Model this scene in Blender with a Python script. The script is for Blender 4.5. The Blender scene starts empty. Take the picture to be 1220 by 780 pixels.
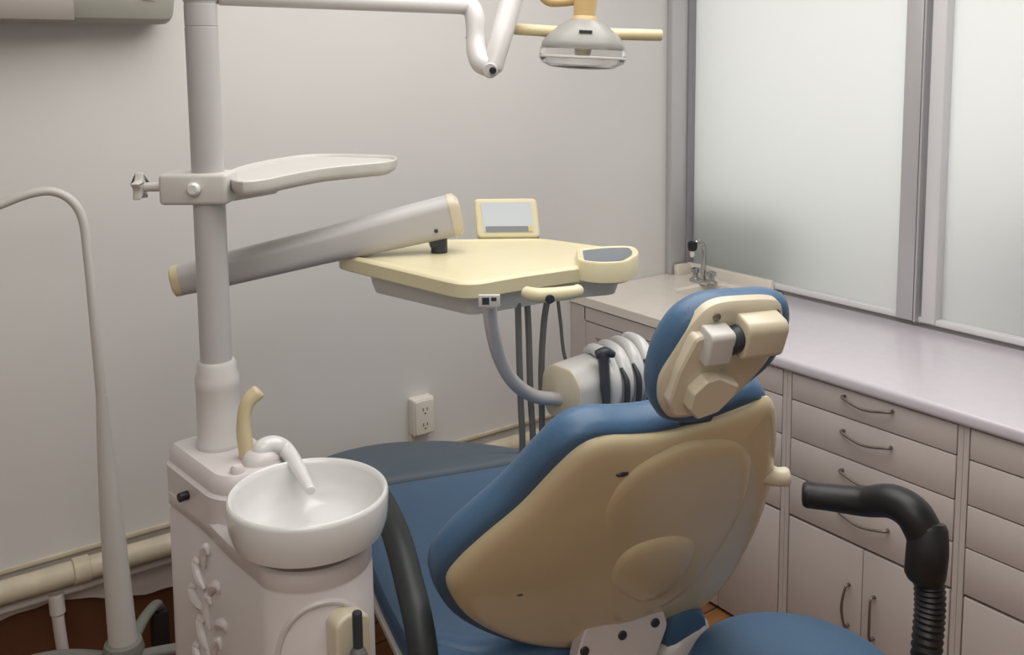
import bpy, bmesh, math, random
from mathutils import Vector, Matrix
random.seed(4)
S = bpy.context.scene
COL = S.collection
V = Vector
PI = math.pi

# ------------------------------------------------------------------ camera
F, PY = 1120.9, 199.88
PITCH, ROLL, YAW, H = .1109, -.00917, .62489, 1.622
_f = V((math.sin(YAW)*math.cos(PITCH), math.cos(YAW)*math.cos(PITCH), -math.sin(PITCH)))
_r = V((math.cos(YAW), -math.sin(YAW), 0)); _u = _r.cross(_f)
_R = _r*math.cos(ROLL) + _u*math.sin(ROLL); _U = -_r*math.sin(ROLL) + _u*math.cos(ROLL)
EYE = V((0, 0, H))
cam_d = bpy.data.cameras.new('camera'); cam = bpy.data.objects.new('camera', cam_d); COL.objects.link(cam)
cam_d.sensor_width = 36; cam_d.lens = F/1220*36; cam_d.shift_y = -(390-PY)/1220
cam_d.clip_start = .02
cam.matrix_world = Matrix((( _R.x, _U.x, -_f.x, 0), (_R.y, _U.y, -_f.y, 0), (_R.z, _U.z, -_f.z, H), (0, 0, 0, 1)))
S.camera = cam
# surveying helpers: the place where a sight line meets a real plane of the room
def ray(x, y): return _f + _R*((x-610)/F) - _U*((y-PY)/F)
def at(x, y, d): return EYE + ray(x, y)*d
def hitz(x, y, z): r = ray(x, y); return EYE + r*((z-H)/r.z)
def hitY(x, y, Y): r = ray(x, y); return EYE + r*(Y/r.y)
def hitX(x, y, X): r = ray(x, y); return EYE + r*(X/r.x)
def hitp(x, y, P, n): r = ray(x, y); return EYE + r*((V(P)-EYE).dot(n)/r.dot(n))

# ------------------------------------------------------------------ materials
def mat(name, col, rough=.5, metal=0, var=0, vscale=8, bump=0, bscale=40, coat=0, trans=0, ior=1.45, col2=None, spec=.5):
    m = bpy.data.materials.new(name); m.use_nodes = True
    nt = m.node_tree; b = nt.nodes['Principled BSDF']
    b.inputs['Base Color'].default_value = (*col, 1); b.inputs['Roughness'].default_value = rough
    b.inputs['Metallic'].default_value = metal; b.inputs['IOR'].default_value = ior
    b.inputs['Coat Weight'].default_value = coat; b.inputs['Transmission Weight'].default_value = trans
    b.inputs['Specular IOR Level'].default_value = spec
    tc = nt.nodes.new('ShaderNodeTexCoord')
    n = nt.nodes.new('ShaderNodeTexNoise'); n.inputs['Scale'].default_value = vscale; n.inputs['Detail'].default_value = 4
    nt.links.new(tc.outputs['Object'], n.inputs['Vector'])
    r = nt.nodes.new('ShaderNodeValToRGB')
    c2 = col2 or tuple(c*(1-max(var, .02)) for c in col)
    r.color_ramp.elements[0].position = .35; r.color_ramp.elements[1].position = .65
    r.color_ramp.elements[0].color = (*c2, 1); r.color_ramp.elements[1].color = (*col, 1)
    nt.links.new(n.outputs['Fac'], r.inputs['Fac']); nt.links.new(r.outputs['Color'], b.inputs['Base Color'])
    if bump:
        n2 = nt.nodes.new('ShaderNodeTexNoise'); n2.inputs['Scale'].default_value = bscale; n2.inputs['Detail'].default_value = 5
        nt.links.new(tc.outputs['Object'], n2.inputs['Vector'])
        bp = nt.nodes.new('ShaderNodeBump'); bp.inputs['Strength'].default_value = bump; bp.inputs['Distance'].default_value = .004
        nt.links.new(n2.outputs['Fac'], bp.inputs['Height']); nt.links.new(bp.outputs['Normal'], b.inputs['Normal'])
    return m
M = dict(
    wall=mat('wall_paint', (.65, .635, .62), .75, var=.04, vscale=2, bump=.12, bscale=6),
    plaster=mat('plaster', (.60, .55, .52), .8, var=.12, vscale=14, bump=.5, bscale=18),
    ceil=mat('ceiling_paint', (.75, .73, .7), .9),
    white=mat('white_enamel', (.60, .585, .575), .3, coat=.15),
    pwhite=mat('warm_white_plastic', (.62, .585, .58), .32, coat=.1, var=.03),
    porcelain=mat('porcelain', (.66, .66, .65), .15, coat=.4),
    cream=mat('yellowed_cream_plastic', (.64, .55, .34), .32, var=.10, vscale=5, coat=.1),
    shell=mat('yellowed_shell_plastic', (.66, .57, .37), .26, var=.08, vscale=4, coat=.25),
    tabtop=mat('pale_cream_plastic', (.68, .62, .41), .3, var=.05, vscale=4),
    ivory=mat('ivory_plastic', (.60, .54, .41), .3, var=.05, coat=.2),
    grey=mat('pale_grey_plastic', (.56, .55, .525), .4),
    arm=mat('satin_grey_paint', (.46, .45, .45), .35, coat=.1),
    blue=mat('blue_vinyl', (.060, .128, .228), .40, var=.08, vscale=6, bump=.12, bscale=160),
    legcover=mat('greyed_blue_vinyl', (.085, .115, .145), .5, var=.05, vscale=5, bump=.1, bscale=120),
    dblue=mat('navy_piping', (.045, .09, .155), .45), yoke=mat('amber_plastic', (.56, .40, .19), .35),
    darkarm=mat('charcoal_vinyl', (.03, .036, .036), .5, var=.1, vscale=10),
    black=mat('black_rubber', (.012, .012, .013), .42, var=.15, vscale=20),
    hose=mat('grey_hose', (.14, .145, .14), .5),
    dark=mat('dark_plastic', (.03, .035, .045), .4),
    chrome=mat('chrome', (.5, .5, .5), .16, metal=1),
    bronze=mat('brushed_nickel', (.20, .175, .15), .4, metal=.7),
    lam=mat('white_laminate', (.53, .475, .455), .5, var=.03, vscale=3),
    ctop=mat('lilac_worktop', (.62, .58, .635), .22, var=.03, vscale=30, coat=.2),
    sinktop=mat('cream_cultured_marble', (.72, .67, .60), .22, var=.05, vscale=9, coat=.2),
    alu=mat('aluminium_profile', (.50, .49, .50), .4, metal=.3),
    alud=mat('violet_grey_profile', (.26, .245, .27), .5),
    alul=mat('pale_profile', (.66, .65, .66), .4),
    pipe=mat('old_painted_pipe', (.62, .55, .42), .45, var=.18, vscale=16, bump=.25, bscale=50),
    plate=mat('outlet_plastic', (.74, .70, .62), .4),
    ac=mat('backlit_unit_plastic', (.34, .335, .29), .5, var=.05),  # white unit, its backlit grey-green put into the base colour
    acl=mat('aged_louver_plastic', (.27, .24, .22), .5),
    screen=mat('display_film', (.50, .55, .60), .25),
    screend=mat('button_strip', (.20, .21, .23), .4),
    amber=mat('amber_button', (.75, .5, .1), .4),
    padgrey=mat('key_pad_film', (.13, .15, .18), .3),
    gums=mat('gray_caster', (.12, .12, .12), .5),
    footg=mat('stand_foot_paint', (.20, .20, .18), .45),
)
m = mat('clear_plastic', (.93, .93, .92), .06, trans=1, ior=1.3); M['clear'] = m
m = mat('smoked_hood', (.42, .42, .40), .25, trans=.35, ior=1.3); M['hood'] = m
# floorboards
m = mat('floor_boards', (.36, .16, .06), .35, coat=.15); M['floor'] = m
nt = m.node_tree; b = nt.nodes['Principled BSDF']
tc = nt.nodes.new('ShaderNodeTexCoord'); mp = nt.nodes.new('ShaderNodeMapping'); mp.inputs['Rotation'].default_value[2] = 0
br = nt.nodes.new('ShaderNodeTexBrick'); br.offset = .37
for k, v in dict(Scale=1.0).items(): br.inputs[k].default_value = v
br.inputs['Color1'].default_value = (.36, .165, .06, 1); br.inputs['Color2'].default_value = (.27, .115, .045, 1)
br.inputs['Mortar'].default_value = (.05, .02, .01, 1); br.inputs['Mortar Size'].default_value = .003
br.inputs['Brick Width'].default_value = 1.1; br.inputs['Row Height'].default_value = .09
wn = nt.nodes.new('ShaderNodeTexNoise'); wn.inputs['Scale'].default_value = 6; wn.inputs['Detail'].default_value = 6
mp2 = nt.nodes.new('ShaderNodeMapping'); mp2.inputs['Scale'].default_value = (.6, 9, 1)
mx = nt.nodes.new('ShaderNodeMixRGB'); mx.blend_type = 'MULTIPLY'; mx.inputs['Fac'].default_value = .55
nt.links.new(tc.outputs['Object'], mp.inputs['Vector']); nt.links.new(mp.outputs['Vector'], br.inputs['Vector'])
nt.links.new(tc.outputs['Object'], mp2.inputs['Vector']); nt.links.new(mp2.outputs['Vector'], wn.inputs['Vector'])
nt.links.new(br.outputs['Color'], mx.inputs['Color1']); nt.links.new(wn.outputs['Fac'], mx.inputs['Color2'])
nt.links.new(mx.outputs['Color'], b.inputs['Base Color'])
M['skirt'] = mat('dark_wood_skirting', (.15, .058, .027), .5, var=.35, vscale=7)
# frosted glass: light passes and scatters
def frosted(name, col):
    m = bpy.data.materials.new(name); m.use_nodes = True; nt = m.node_tree; nt.nodes.clear()
    o = nt.nodes.new('ShaderNodeOutputMaterial')
    t = nt.nodes.new('ShaderNodeBsdfTranslucent'); t.inputs['Color'].default_value = (*col, 1)
    d = nt.nodes.new('ShaderNodeBsdfDiffuse'); d.inputs['Color'].default_value = (*[c*.75 for c in col], 1)
    g = nt.nodes.new('ShaderNodeBsdfGlossy'); g.inputs['Roughness'].default_value = .35
    a = nt.nodes.new('ShaderNodeMixShader'); a.inputs[0].default_value = .35
    c = nt.nodes.new('ShaderNodeMixShader'); c.inputs[0].default_value = .05
    nt.links.new(t.outputs[0], a.inputs[1]); nt.links.new(d.outputs[0], a.inputs[2])
    nt.links.new(a.outputs[0], c.inputs[1]); nt.links.new(g.outputs[0], c.inputs[2]); nt.links.new(c.outputs[0], o.inputs[0])
    return m
M['frost'] = frosted('frosted_glass', (.89, .90, .89))

# ------------------------------------------------------------------ object plumbing
def root_of(o):
    while o.parent: o = o.parent
    return o
def finish(name, bm, m, parent=None, label=None, angle=38, recalc=True):
    if recalc: bmesh.ops.recalc_face_normals(bm, faces=bm.faces)
    me = bpy.data.meshes.new(name)
    if parent is not None: off = root_of(parent).location.copy()
    else:
        xs = [v.co for v in bm.verts]
        off = V(((min(c.x for c in xs)+max(c.x for c in xs))/2, (min(c.y for c in xs)+max(c.y for c in xs))/2, min(c.z for c in xs)))
    bmesh.ops.translate(bm, verts=bm.verts, vec=-off)
    bm.to_mesh(me); bm.free()
    me.shade_smooth(); me.set_sharp_from_angle(angle=math.radians(angle))
    me.materials.append(M[m] if isinstance(m, str) else m)
    o = bpy.data.objects.new(name, me); COL.objects.link(o)
    if parent is not None: o.parent = parent
    else: o.location = off
    if label: o['label'] = label
    return o
def tag(o, label, cat, group=None):
    o['label'] = label; o['category'] = cat
    if group: o['group'] = group
    return o
def thing(name, label, cat, loc, group=None):
    o = bpy.data.objects.new(name, None); COL.objects.link(o); o.location = V(loc); o.empty_display_size = .05
    return tag(o, label, cat, group)
def struct(name, bm, m):
    o = finish(name, bm, m); o['kind'] = 'structure'; return o

# ------------------------------------------------------------------ geometry
WORLD = (V((0, 0, 0)), V((1, 0, 0)), V((0, 1, 0)), V((0, 0, 1)))
def fr(O, X, Y=None, Z=None):
    X = V(X).normalized()
    if Z is None: Z = X.cross(V(Y)).normalized(); Y = Z.cross(X)
    else: Z = V(Z).normalized(); Y = Z.cross(X).normalized(); X = Y.cross(Z)
    return (V(O), X, Y, Z)
def W(f, p): return f[0] + f[1]*p[0] + f[2]*p[1] + f[3]*p[2]
def box(bm, a, b, f=WORLD, bev=0, seg=2):
    a = V(a); b = V(b); lo = [min(a[i], b[i]) for i in range(3)]; hi = [max(a[i], b[i]) for i in range(3)]
    vs = [bm.verts.new(W(f, ((lo, hi)[i][0], (lo, hi)[j][1], (lo, hi)[k][2]))) for i in (0, 1) for j in (0, 1) for k in (0, 1)]
    fs = [bm.faces.new([vs[i] for i in q]) for q in ((0, 1, 3, 2), (4, 6, 7, 5), (0, 4, 5, 1), (2, 3, 7, 6), (0, 2, 6, 4), (1, 5, 7, 3))]
    bmesh.ops.recalc_face_normals(bm, faces=fs)
    if bev:
        es = list({e for q in fs for e in q.edges})
        bmesh.ops.bevel(bm, geom=es, offset=bev, segments=seg, profile=.5, affect='EDGES')
    return bm
def BX(a, b, f=WORLD, bev=0, seg=2): return box(bmesh.new(), a, b, f, bev, seg)
def loft(bm, rings, cap0=True, cap1=True, closed=True):
    R = [[bm.verts.new(p) for p in r] for r in rings]
    n = len(R[0])
    for A, B in zip(R, R[1:]):
        for i in range(n if closed else n-1):
            j = (i+1) % n
            try: bm.faces.new((A[i], A[j], B[j], B[i]))
            except ValueError: pass
    if cap0: bm.faces.new(list(reversed(R[0])))
    if cap1: bm.faces.new(R[-1])
    return bm
def spline(pts, n=8, closed=False):
    P = [V(p) for p in pts]; out = []; N = len(P)
    for i in range(N if closed else N-1):
        if closed: a, b, c, d = P[(i-1) % N], P[i], P[(i+1) % N], P[(i+2) % N]
        else: a, b, c, d = P[max(i-1, 0)], P[i], P[i+1], P[min(i+2, N-1)]
        for k in range(n):
            t = k/n
            out.append(.5*((2*b)+(c-a)*t+(2*a-5*b+4*c-d)*t*t+(3*b-a-3*c+d)*t**3))
    if not closed: out.append(P[-1])
    return out
def tube(bm, pts, rad, n=8, seg=16, smooth=True, ell=None, dome=True):
    """rad: number or list per control point; ell=(axis, factor) squashes the section along a world axis"""
    if not isinstance(rad, (list, tuple)): rad = [rad]*len(pts)
    if smooth:
        P = spline(pts, n); R = [v.x for v in spline([V((r, 0, 0)) for r in rad], n)]
    else: P = [V(p) for p in pts]; R = list(rad)
    if dome:
        d0 = (P[0]-P[1]).normalized(); d1 = (P[-1]-P[-2]).normalized(); r0, r1 = R[0], R[-1]
        pre = [(P[0]+d0*r0*.35*s, r0*c) for s, c in ((1, .55), (.75, .85))]
        post = [(P[-1]+d1*r1*.35*s, r1*c) for s, c in ((.75, .85), (1, .55))]
        P = [p for p, _ in pre]+P+[p for p, _ in post]; R = [r for _, r in pre]+R+[r for _, r in post]
    T = [(P[min(i+1, len(P)-1)]-P[max(i-1, 0)]).normalized() for i in range(len(P))]
    up = V((0, 0, 1)) if abs(T[0].z) < .9 else V((0, 1, 0))
    X = T[0].cross(up).normalized(); rings = []
    for p, t, r in zip(P, T, R):
        X = (X-t*X.dot(t)).normalized(); Y = t.cross(X)
        ring = []
        for k in range(seg):
            a = 2*PI*k/seg; o = X*math.cos(a)*r+Y*math.sin(a)*r
            if ell: o -= ell[0]*o.dot(ell[0])*(1-ell[1])
            ring.append(p+o)
        rings.append(ring)
    return loft(bm, rings)
def TB(*a, **k): return tube(bmesh.new(), *a, **k)
def lathe(bm, prof, f=WORLD, seg=40, sx=1, sy=1, cap0=True, cap1=True):
    rings = [[W(f, (r*math.cos(2*PI*k/seg)*sx, r*math.sin(2*PI*k/seg)*sy, z)) for k in range(seg)] for r, z in prof]
    return loft(bm, rings, cap0, cap1)
def LT(*a, **k): return lathe(bmesh.new(), *a, **k)
def cyl(bm, p0, p1, r, seg=24, r1=None, bev=None):
    p0 = V(p0); p1 = V(p1); d = p1-p0; L = d.length; bev = min(r*.15, L*.2) if bev is None else bev; r1 = r if r1 is None else r1
    f = fr(p0, (d.orthogonal()), Z=d)
    return lathe(bm, [(r-bev, 0), (r, bev), (r1, L-bev), (r1-bev, L)], f, seg)
def CY(*a, **k): return cyl(bmesh.new(), *a, **k)
def area2(o): return sum(o[i][0]*o[(i+1) % len(o)][1]-o[(i+1) % len(o)][0]*o[i][1] for i in range(len(o)))/2
def inset(o, d):
    n = len(o); s = 1 if area2(o) > 0 else -1; out = []
    for i in range(n):
        a = V(o[i-1][:2]); b = V(o[i][:2]); c = V(o[(i+1) % n][:2])
        t = (c-a); t = t.normalized() if t.length > 1e-9 else V((1, 0))
        out.append((b.x - s*t.y*d, b.y + s*t.x*d))
    return out
def resample(pts, n):
    P = [V((p[0], p[1])) for p in pts]; P.append(P[0])
    L = [0]
    for a, b in zip(P, P[1:]): L.append(L[-1]+(b-a).length)
    out = []; j = 0
    for k in range(n):
        t = L[-1]*k/n
        while L[j+1] < t: j += 1
        s = (t-L[j])/max(L[j+1]-L[j], 1e-9); q = P[j].lerp(P[j+1], s); out.append((q.x, q.y))
    return out
def smooth2(pts, n=10, N=120): return resample([(p.x, p.y) for p in spline([V((a, b, 0)) for a, b in pts], n, True)], N)
def rrect(w, h, r, n=8, cx=0, cy=0, N=None):
    o = []
    for sx, sy, a0 in ((1, 1, 0), (-1, 1, 90), (-1, -1, 180), (1, -1, 270)):
        for k in range(n+1):
            a = math.radians(a0+90*k/n); o.append((cx+sx*(w/2-r)+r*math.cos(a), cy+sy*(h/2-r)+r*math.sin(a)))
    return resample(o, N) if N else o
def rpoly(pts, r, n=6):
    """polygon with rounded corners"""
    out = []; N = len(pts)
    for i in range(N):
        a, b, c = V(pts[i-1]), V(pts[i]), V(pts[(i+1) % N])
        ri = r[i] if isinstance(r, (list, tuple)) else r
        d1 = (a-b); d2 = (c-b); m_ = min(ri, d1.length*.48, d2.length*.48)
        p = b+d1.normalized()*m_; q = b+d2.normalized()*m_
        for k in range(n+1):
            t = k/n; out.append(tuple((p*(1-t)**2+b*2*t*(1-t)+q*t*t)[:2]))
    return out
def pad(bm, o, layers, f=WORLD, zf=None, cap0=True, cap1=True, dome=None):
    """stack of insets of a flat outline: layers (inset, z); dome=(height, steps) swells the last one to its middle"""
    rings = []
    for d, z in layers:
        q = inset(o, d) if d else o
        rings.append([W(f, (x, y, z+(zf(x, y) if zf else 0))) for x, y in q])
    if dome:
        d, z = layers[-1]; q = inset(o, d) if d else o; cx = sum(p[0] for p in q)/len(q); cy = sum(p[1] for p in q)/len(q)
        for k in range(1, dome[1]+1):
            s = 1-k/dome[1]*.97; h = dome[0]*(1-s*s)
            rings.append([W(f, (cx+(x-cx)*s, cy+(y-cy)*s, z+h+(zf(cx+(x-cx)*s, cy+(y-cy)*s) if zf else 0))) for x, y in q])
    return loft(bm, rings, cap0, cap1)
def PD(*a, **k): return pad(bmesh.new(), *a, **k)
def rl(t, r, z0=0, s=1):
    """layers of a slab of thickness t with edges rounded by r"""
    L = [(r*(1-math.sin(a)), r*(1-math.cos(a))) for a in [math.radians(q) for q in (0, 22, 45, 67, 90)]]
    return [(d, z0+s*z) for d, z in L]+[(d, z0+s*(t-z)) for d, z in reversed(L)]

# ------------------------------------------------------------------ the room
YB, XR, XF, ZC = 2.475, 2.605, 2.03, .832
X0, Y0, ZT = -1.5, -1.5, 2.5
struct('floor', BX((X0-.1, Y0-.1, -.05), (XR+.25, YB+.2, 0)), 'floor')
struct('ceiling', BX((X0-.1, Y0-.1, ZT), (XR+.25, YB+.2, ZT+.05)), 'ceil')
struct('wall_left', BX((X0-.1, Y0-.1, 0), (X0, YB+.2, ZT)), 'wall')
struct('wall_front', BX((X0, Y0-.1, 0), (XR+.25, Y0, ZT)), 'wall')
# back wall: smooth cladding down to about 40 cm, rough plaster behind the pipes below it, and a ragged lower end
bm = BX((X0, YB, .415), (XR+.25, YB+.12, ZT)); struct('wall_back', bm, 'wall')
bm = bmesh.new(); top = []; bot = []
x = X0
while x < XR+.2:
    q_ = min(max((x-.36)/.26, 0), 1); zb = .290-.060*q_*q_*(3-2*q_)
    zb += .003*math.sin(x*23)+.002*math.sin(x*71+1)
    bot.append((x, zb)); x += .02
rings = [[V((x, YB+.02, z)) for x, z in bot], [V((x, YB+.02, .415)) for x, z in bot]]
loft(bm, [[V((x, YB+.004, z)) for x, z in bot], [V((x, YB+.004, .418)) for x, z in bot]], False, False, False)
loft(bm, [[V((x, YB+.05, z)) for x, z in bot], [V((x, YB+.004, z)) for x, z in bot]], False, False, False)
struct('wall_back_lower', bm, 'plaster')
struct('trim_1', BX((X0, YB-.006, .405), (XF+.02, YB+.004, .417), bev=.002), 'pipe')
struct('baseboard_back', BX((X0, YB+.03, 0), (XR+.25, YB+.12, .42)), 'skirt')
# right wall round the window opening
WZ0, WZ1, WY0, WY1 = .845, 2.2, .1, 2.449
bm = BX((XR, Y0, 0), (XR+.15, YB, WZ0)); box(bm, (XR, Y0, WZ1), (XR+.15, YB, ZT)); box(bm, (XR, Y0, WZ0), (XR+.15, WY0, WZ1))
box(bm, (XR, WY1, WZ0), (XR+.15, YB, WZ1))
struct('wall_right', bm, 'wall')
# window
win = bpy.data.objects.new('window_1', None); COL.objects.link(win); win.location = (XR, 1.2, WZ0); win['kind'] = 'structure'
bm = BX((XR-.02, WY0, WZ0-.004), (XR+.05, WY1, WZ0+.013), bev=.003); box(bm, (XR-.02, WY0, WZ1-.03), (XR+.05, WY1, WZ1), bev=.003)
box(bm, (XR-.02, WY0-.02, WZ0), (XR+.05, WY0+.03, WZ1), bev=.003)
finish('window_frame', bm, 'alul', win)
bm = BX((2.487, 2.447, ZC), (2.568, YB-.001, WZ1+.02), bev=.003); finish('corner_post', bm, 'alu', win)
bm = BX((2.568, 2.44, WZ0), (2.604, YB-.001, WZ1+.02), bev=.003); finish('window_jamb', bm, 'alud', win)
bm = BX((XR-.035, 1.527, WZ0), (XR+.03, 1.582, WZ1), bev=.004); box(bm, (XR-.04, 1.516, WZ0), (XR+.02, 1.521, WZ1)); finish('mullion', bm, 'alu', win)
bm = BX((XR-.026, 1.462, WZ0), (XR+.03, 1.506, WZ1), bev=.004); finish('mullion', bm, 'alul', win)
finish('glass_pane', BX((XR+.004, 1.57, WZ0), (XR+.008, WY1, WZ1)), 'frost', win)
finish('glass_pane', BX((XR+.012, WY0, WZ0), (XR+.016, 1.48, WZ1)), 'frost', win)
# unseen wall and blocks added outside to shade and tint the frosted glass
bm = BX((XR+.45, -1, .2), (XR+.6, 4, 1.02)); o = struct('shade_wall_outside', bm, mat('outside_shade_wall', (.42, .47, .45), .9))
bm = BX((XR+.09, 1.98, .3), (XR+.35, 2.44, 1.12), bev=.05); o = struct('shade_block_outside', bm, mat('outside_green', (.18, .34, .27), .9))
bm = BX((XR+.2, .4, .3), (XR+.42, 1.3, 1.25), bev=.05); o = struct('shade_block_outside', bm, mat('outside_grey', (.30, .30, .31), .9))

# ------------------------------------------------------------------ pipes, outlet, air conditioner
t = finish('heating_pipe', TB([V((X0+.02, YB-.042, .396)), V((.6, YB-.042, .376)), V((XF-.03, YB-.042, .365))], .0285, smooth=False), 'pipe')
tag(t, 'thick cream painted pipe running low along the white back wall', 'pipe')
for x in (.42, 1.45):
    f = fr((x, YB-.042, .379 if x < 1 else .369), (0, 0, 1), Z=(1, 0, 0)); finish('pipe_collar', LT([(.028, -.02), (.0325, -.018), (.0325, .018), (.028, .02)], f, 24), 'pipe', t)
t2 = thing('water_pipe', 'thin white pipe below the thick one, with a branch dropping to the floor', 'pipe', (.4, YB-.03, 0))
finish('pipe_run', TB([V((X0+.02, YB-.028, .335)), V((.5, YB-.028, .328)), V((XF-.03, YB-.028, .318))], .010, smooth=False), 'plaster', t2)
finish('branch_pipe', TB([V((.36, YB-.04, .328)), V((.362, YB-.05, .25)), V((.372, YB-.055, .10)), V((.375, YB-.055, 0))], .014), 'plaster', t2)
finish('pipe_joint', CY(V((.3615, YB-.046, .285)), V((.36, YB-.041, .335)), .018), 'plaster', t2)

p = hitY(485, 470, YB); q = hitY(512, 515, YB)
cx, cz = (p.x+q.x)/2, (p.z+q.z)/2+.002
t = thing('wall_outlet', 'white surface-mounted double power socket on the back wall', 'power outlet', (cx, YB, cz-.06))
f = fr((cx, YB, cz), (1, 0, 0), Z=(0, -1, 0))
finish('socket_box', PD(rrect(.074, .116, .006), rl(.036, .004), f), 'plate', t)
finish('face_plate', PD(rrect(.066, .106, .006), rl(.006, .002, .036), f), 'plate', t)
for sz in (-.024, .024):
    bm = bmesh.new()
    for sx_ in (-.007, .007): box(bm, (sx_-.0012, sz-.004, .0415), (sx_+.0012, sz+.006, .0428), f)
    cyl(bm, W(f, (0, sz-.012, .0405)), W(f, (0, sz-.012, .0428)), .003, 12)
    finish('socket_holes', bm, 'dark', t)
finish('feed_conduit', BX((cx-.035, YB-.008, .4), (cx-.022, YB-.001, cz-.055), bev=.002), 'plate', t)

YA = YB-.14
pr = hitY(209, 5, YA); pb = hitY(110, 27, YA); pm = hitY(88, 10, YA)
t = thing('air_conditioner', 'greyish split air conditioner mounted high on the wall at the left edge', 'air conditioner', (0, YB, pb.z))
z0 = pb.z
prof = [(y*.7, z) for y, z in [(0, .02), (-.05, .004), (-.13, 0), (-.175, .012), (-.198, .05), (-.2, .12), (-.195, .22), (-.17, .262), (-.1, .275), (0, .275)]]
bm = bmesh.new(); xe = pr.x; rings = []
for x, s in ((xe-.86, .9), (xe-.85, 1), (xe-.03, 1), (xe-.012, .985), (xe-.003, .94), (xe, .85)):
    rings.append([V((x, YB+(y*1.0+.1)*s-.1-.001 if y < 0 else YB-.001, z0+.137+(z-.137)*s)) for y, z in prof])
loft(bm, rings); finish('body', bm, 'ac', t)
bm = BX((pm.x-.62, YB-.146, z0+.004), (pm.x, YB-.13, z0+.05), bev=.004); finish('louver', bm, 'acl', t)
finish('badge', BX((xe-.075, YB-.1435, z0+.055), (xe-.045, YB-.138, z0+.064)), 'plate', t)

# ------------------------------------------------------------------ gooseneck stand
sp = V((.505, 2.13, 0)); 
n_ = V((-sp.y, sp.x, 0)).normalized(); nn = V((sp.x, sp.y, 0)).normalized()
def onst(x, y): return hitp(x, y, sp, nn)
hub = onst(147, 768)
t = thing('gooseneck_stand', 'tall grey stand with curved neck and tapered pole on a wheeled foot', 'stand', (hub.x, hub.y, 0))
ctl = [(-40, 262), (0, 244), (35, 231), (62, 228), (84, 238), (98, 260), (104, 300), (112, 380), (121, 475)]
finish('curved_neck', TB([onst(*c) for c in ctl], [.0095]*7+[.0100, .011]), 'grey', t)
finish('tapered_pole', TB([onst(*c) for c in ((121, 470), (125, 530), (135, 640), (147, 768))], [.0115, .0165, .026, .0315], dome=False), 'grey', t)
finish('hub', LT([(.02, -.06), (.04, -.055), (.045, -.01), (.04, .008), (.033, .012)], (hub, *WORLD[1:])), 'footg', t)
for k, az in enumerate((176, 87, 2, -70, -130)):
    a = math.radians(az-30); d = V((math.cos(a), math.sin(a), 0)); L = .25 if k != 1 else .24
    if hub.y+d.y*L > YB-.04: L = (YB-.06-hub.y)/d.y
    e = hub+d*L
    l_ = finish('leg', TB([hub+V((0, 0, -.035)), hub+d*L*.5+V((0, 0, -.02)), hub+d*L*.9+V((0, 0, -.035)), V((e.x, e.y, hub.z-.055))], [.016, .014, .0135, .012], ell=(V((0, 0, 1)), .8)), 'footg', t)
    bm = bmesh.new(); pp = V((-d.y, d.x, 0))
    for s in (-1, 1): cyl(bm, V((e.x, e.y, .04))+pp*.006*s, V((e.x, e.y, .04))+pp*.022*s, .04)
    cyl(bm, V((e.x, e.y, .03))-pp*.01, V((e.x, e.y, .03))+pp*.01, .01)
    cyl(bm, V((e.x, e.y, .05)), V((e.x, e.y, hub.z-.05)), .011)
    box(bm, V((e.x, e.y, .07))-V((.02, .02, 0)), V((e.x+.02, e.y+.02, hub.z-.06)), bev=.006)
    finish('caster', bm, 'black', l_)

# ------------------------------------------------------------------ cabinets and worktops
def bow(bm, p0, p1, out, sag, r=.0034):
    a, b = V(p0), V(p1); o = V(out); mid = (a+b)/2
    tube(bm, [a, a+o*.75+(b-a)*.03, mid+o*1.1+V(sag), b+o*.75-(b-a)*.03, b], [r*1.4, r, r, r, r*1.4], n=6, seg=10)
def drawer_unit(label, y0, y1, handles=True, doors=2, grp='white drawer cabinets under the lilac worktop'):
    t = thing('drawer_cabinet', label, 'cabinet', (XF+.28, (y0+y1)/2, 0), grp)
    bm = BX((XF+.019, y0, .0), (XR-.01, y1, ZC-.036)); box(bm, (XF+.0, y0, .0), (XF+.02, y0+.0125, ZC-.036)); box(bm, (XF, y1-.0125, 0), (XF+.02, y1, ZC-.036))
    finish('carcass', bm, 'lam', t)
    a, b = y0+.0155, y1-.0155; ym = (a+b)/2
    for z0, z1 in ((.722, .793), (.6155, .7185), (.513, .612), (.400, .5095)):
        d = finish('drawer', BX((XF-.001, a, z0), (XF+.017, b, z1), bev=.0015), 'lam', t)
        zh = (z0+z1)/2+.022
        if handles:
            bm = bmesh.new(); bow(bm, (XF-.0005, ym-.066, zh-.004), (XF-.0005, ym+.066, zh-.004), (-.022, 0, 0), (0, 0, -.01)); finish('handle', bm, 'bronze', d)
    w = (b-a)/doors
    for k in range(doors):
        d = finish('door', BX((XF-.001, a+w*k+.0012, .012), (XF+.017, a+w*(k+1)-.0012, .392), bev=.0015), 'lam', t)
        yh = ym+(.036 if k else -.036)
        bm = bmesh.new(); bow(bm, (XF-.0005, yh, .175), (XF-.0005, yh, .285), (-.024, 0, 0), (0, .004*(1 if k else -1), 0)); finish('handle', bm, 'bronze', d)
drawer_unit('white drawer cabinet with bow handles fully visible behind the black stool arm', 1.070, 1.556)
drawer_unit('white drawer cabinet cut off by the right edge of the photo', .583, 1.069)
drawer_unit('white drawer cabinet standing mostly hidden behind the headrest, next to the sink cabinet', 1.557, 2.018)
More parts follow.
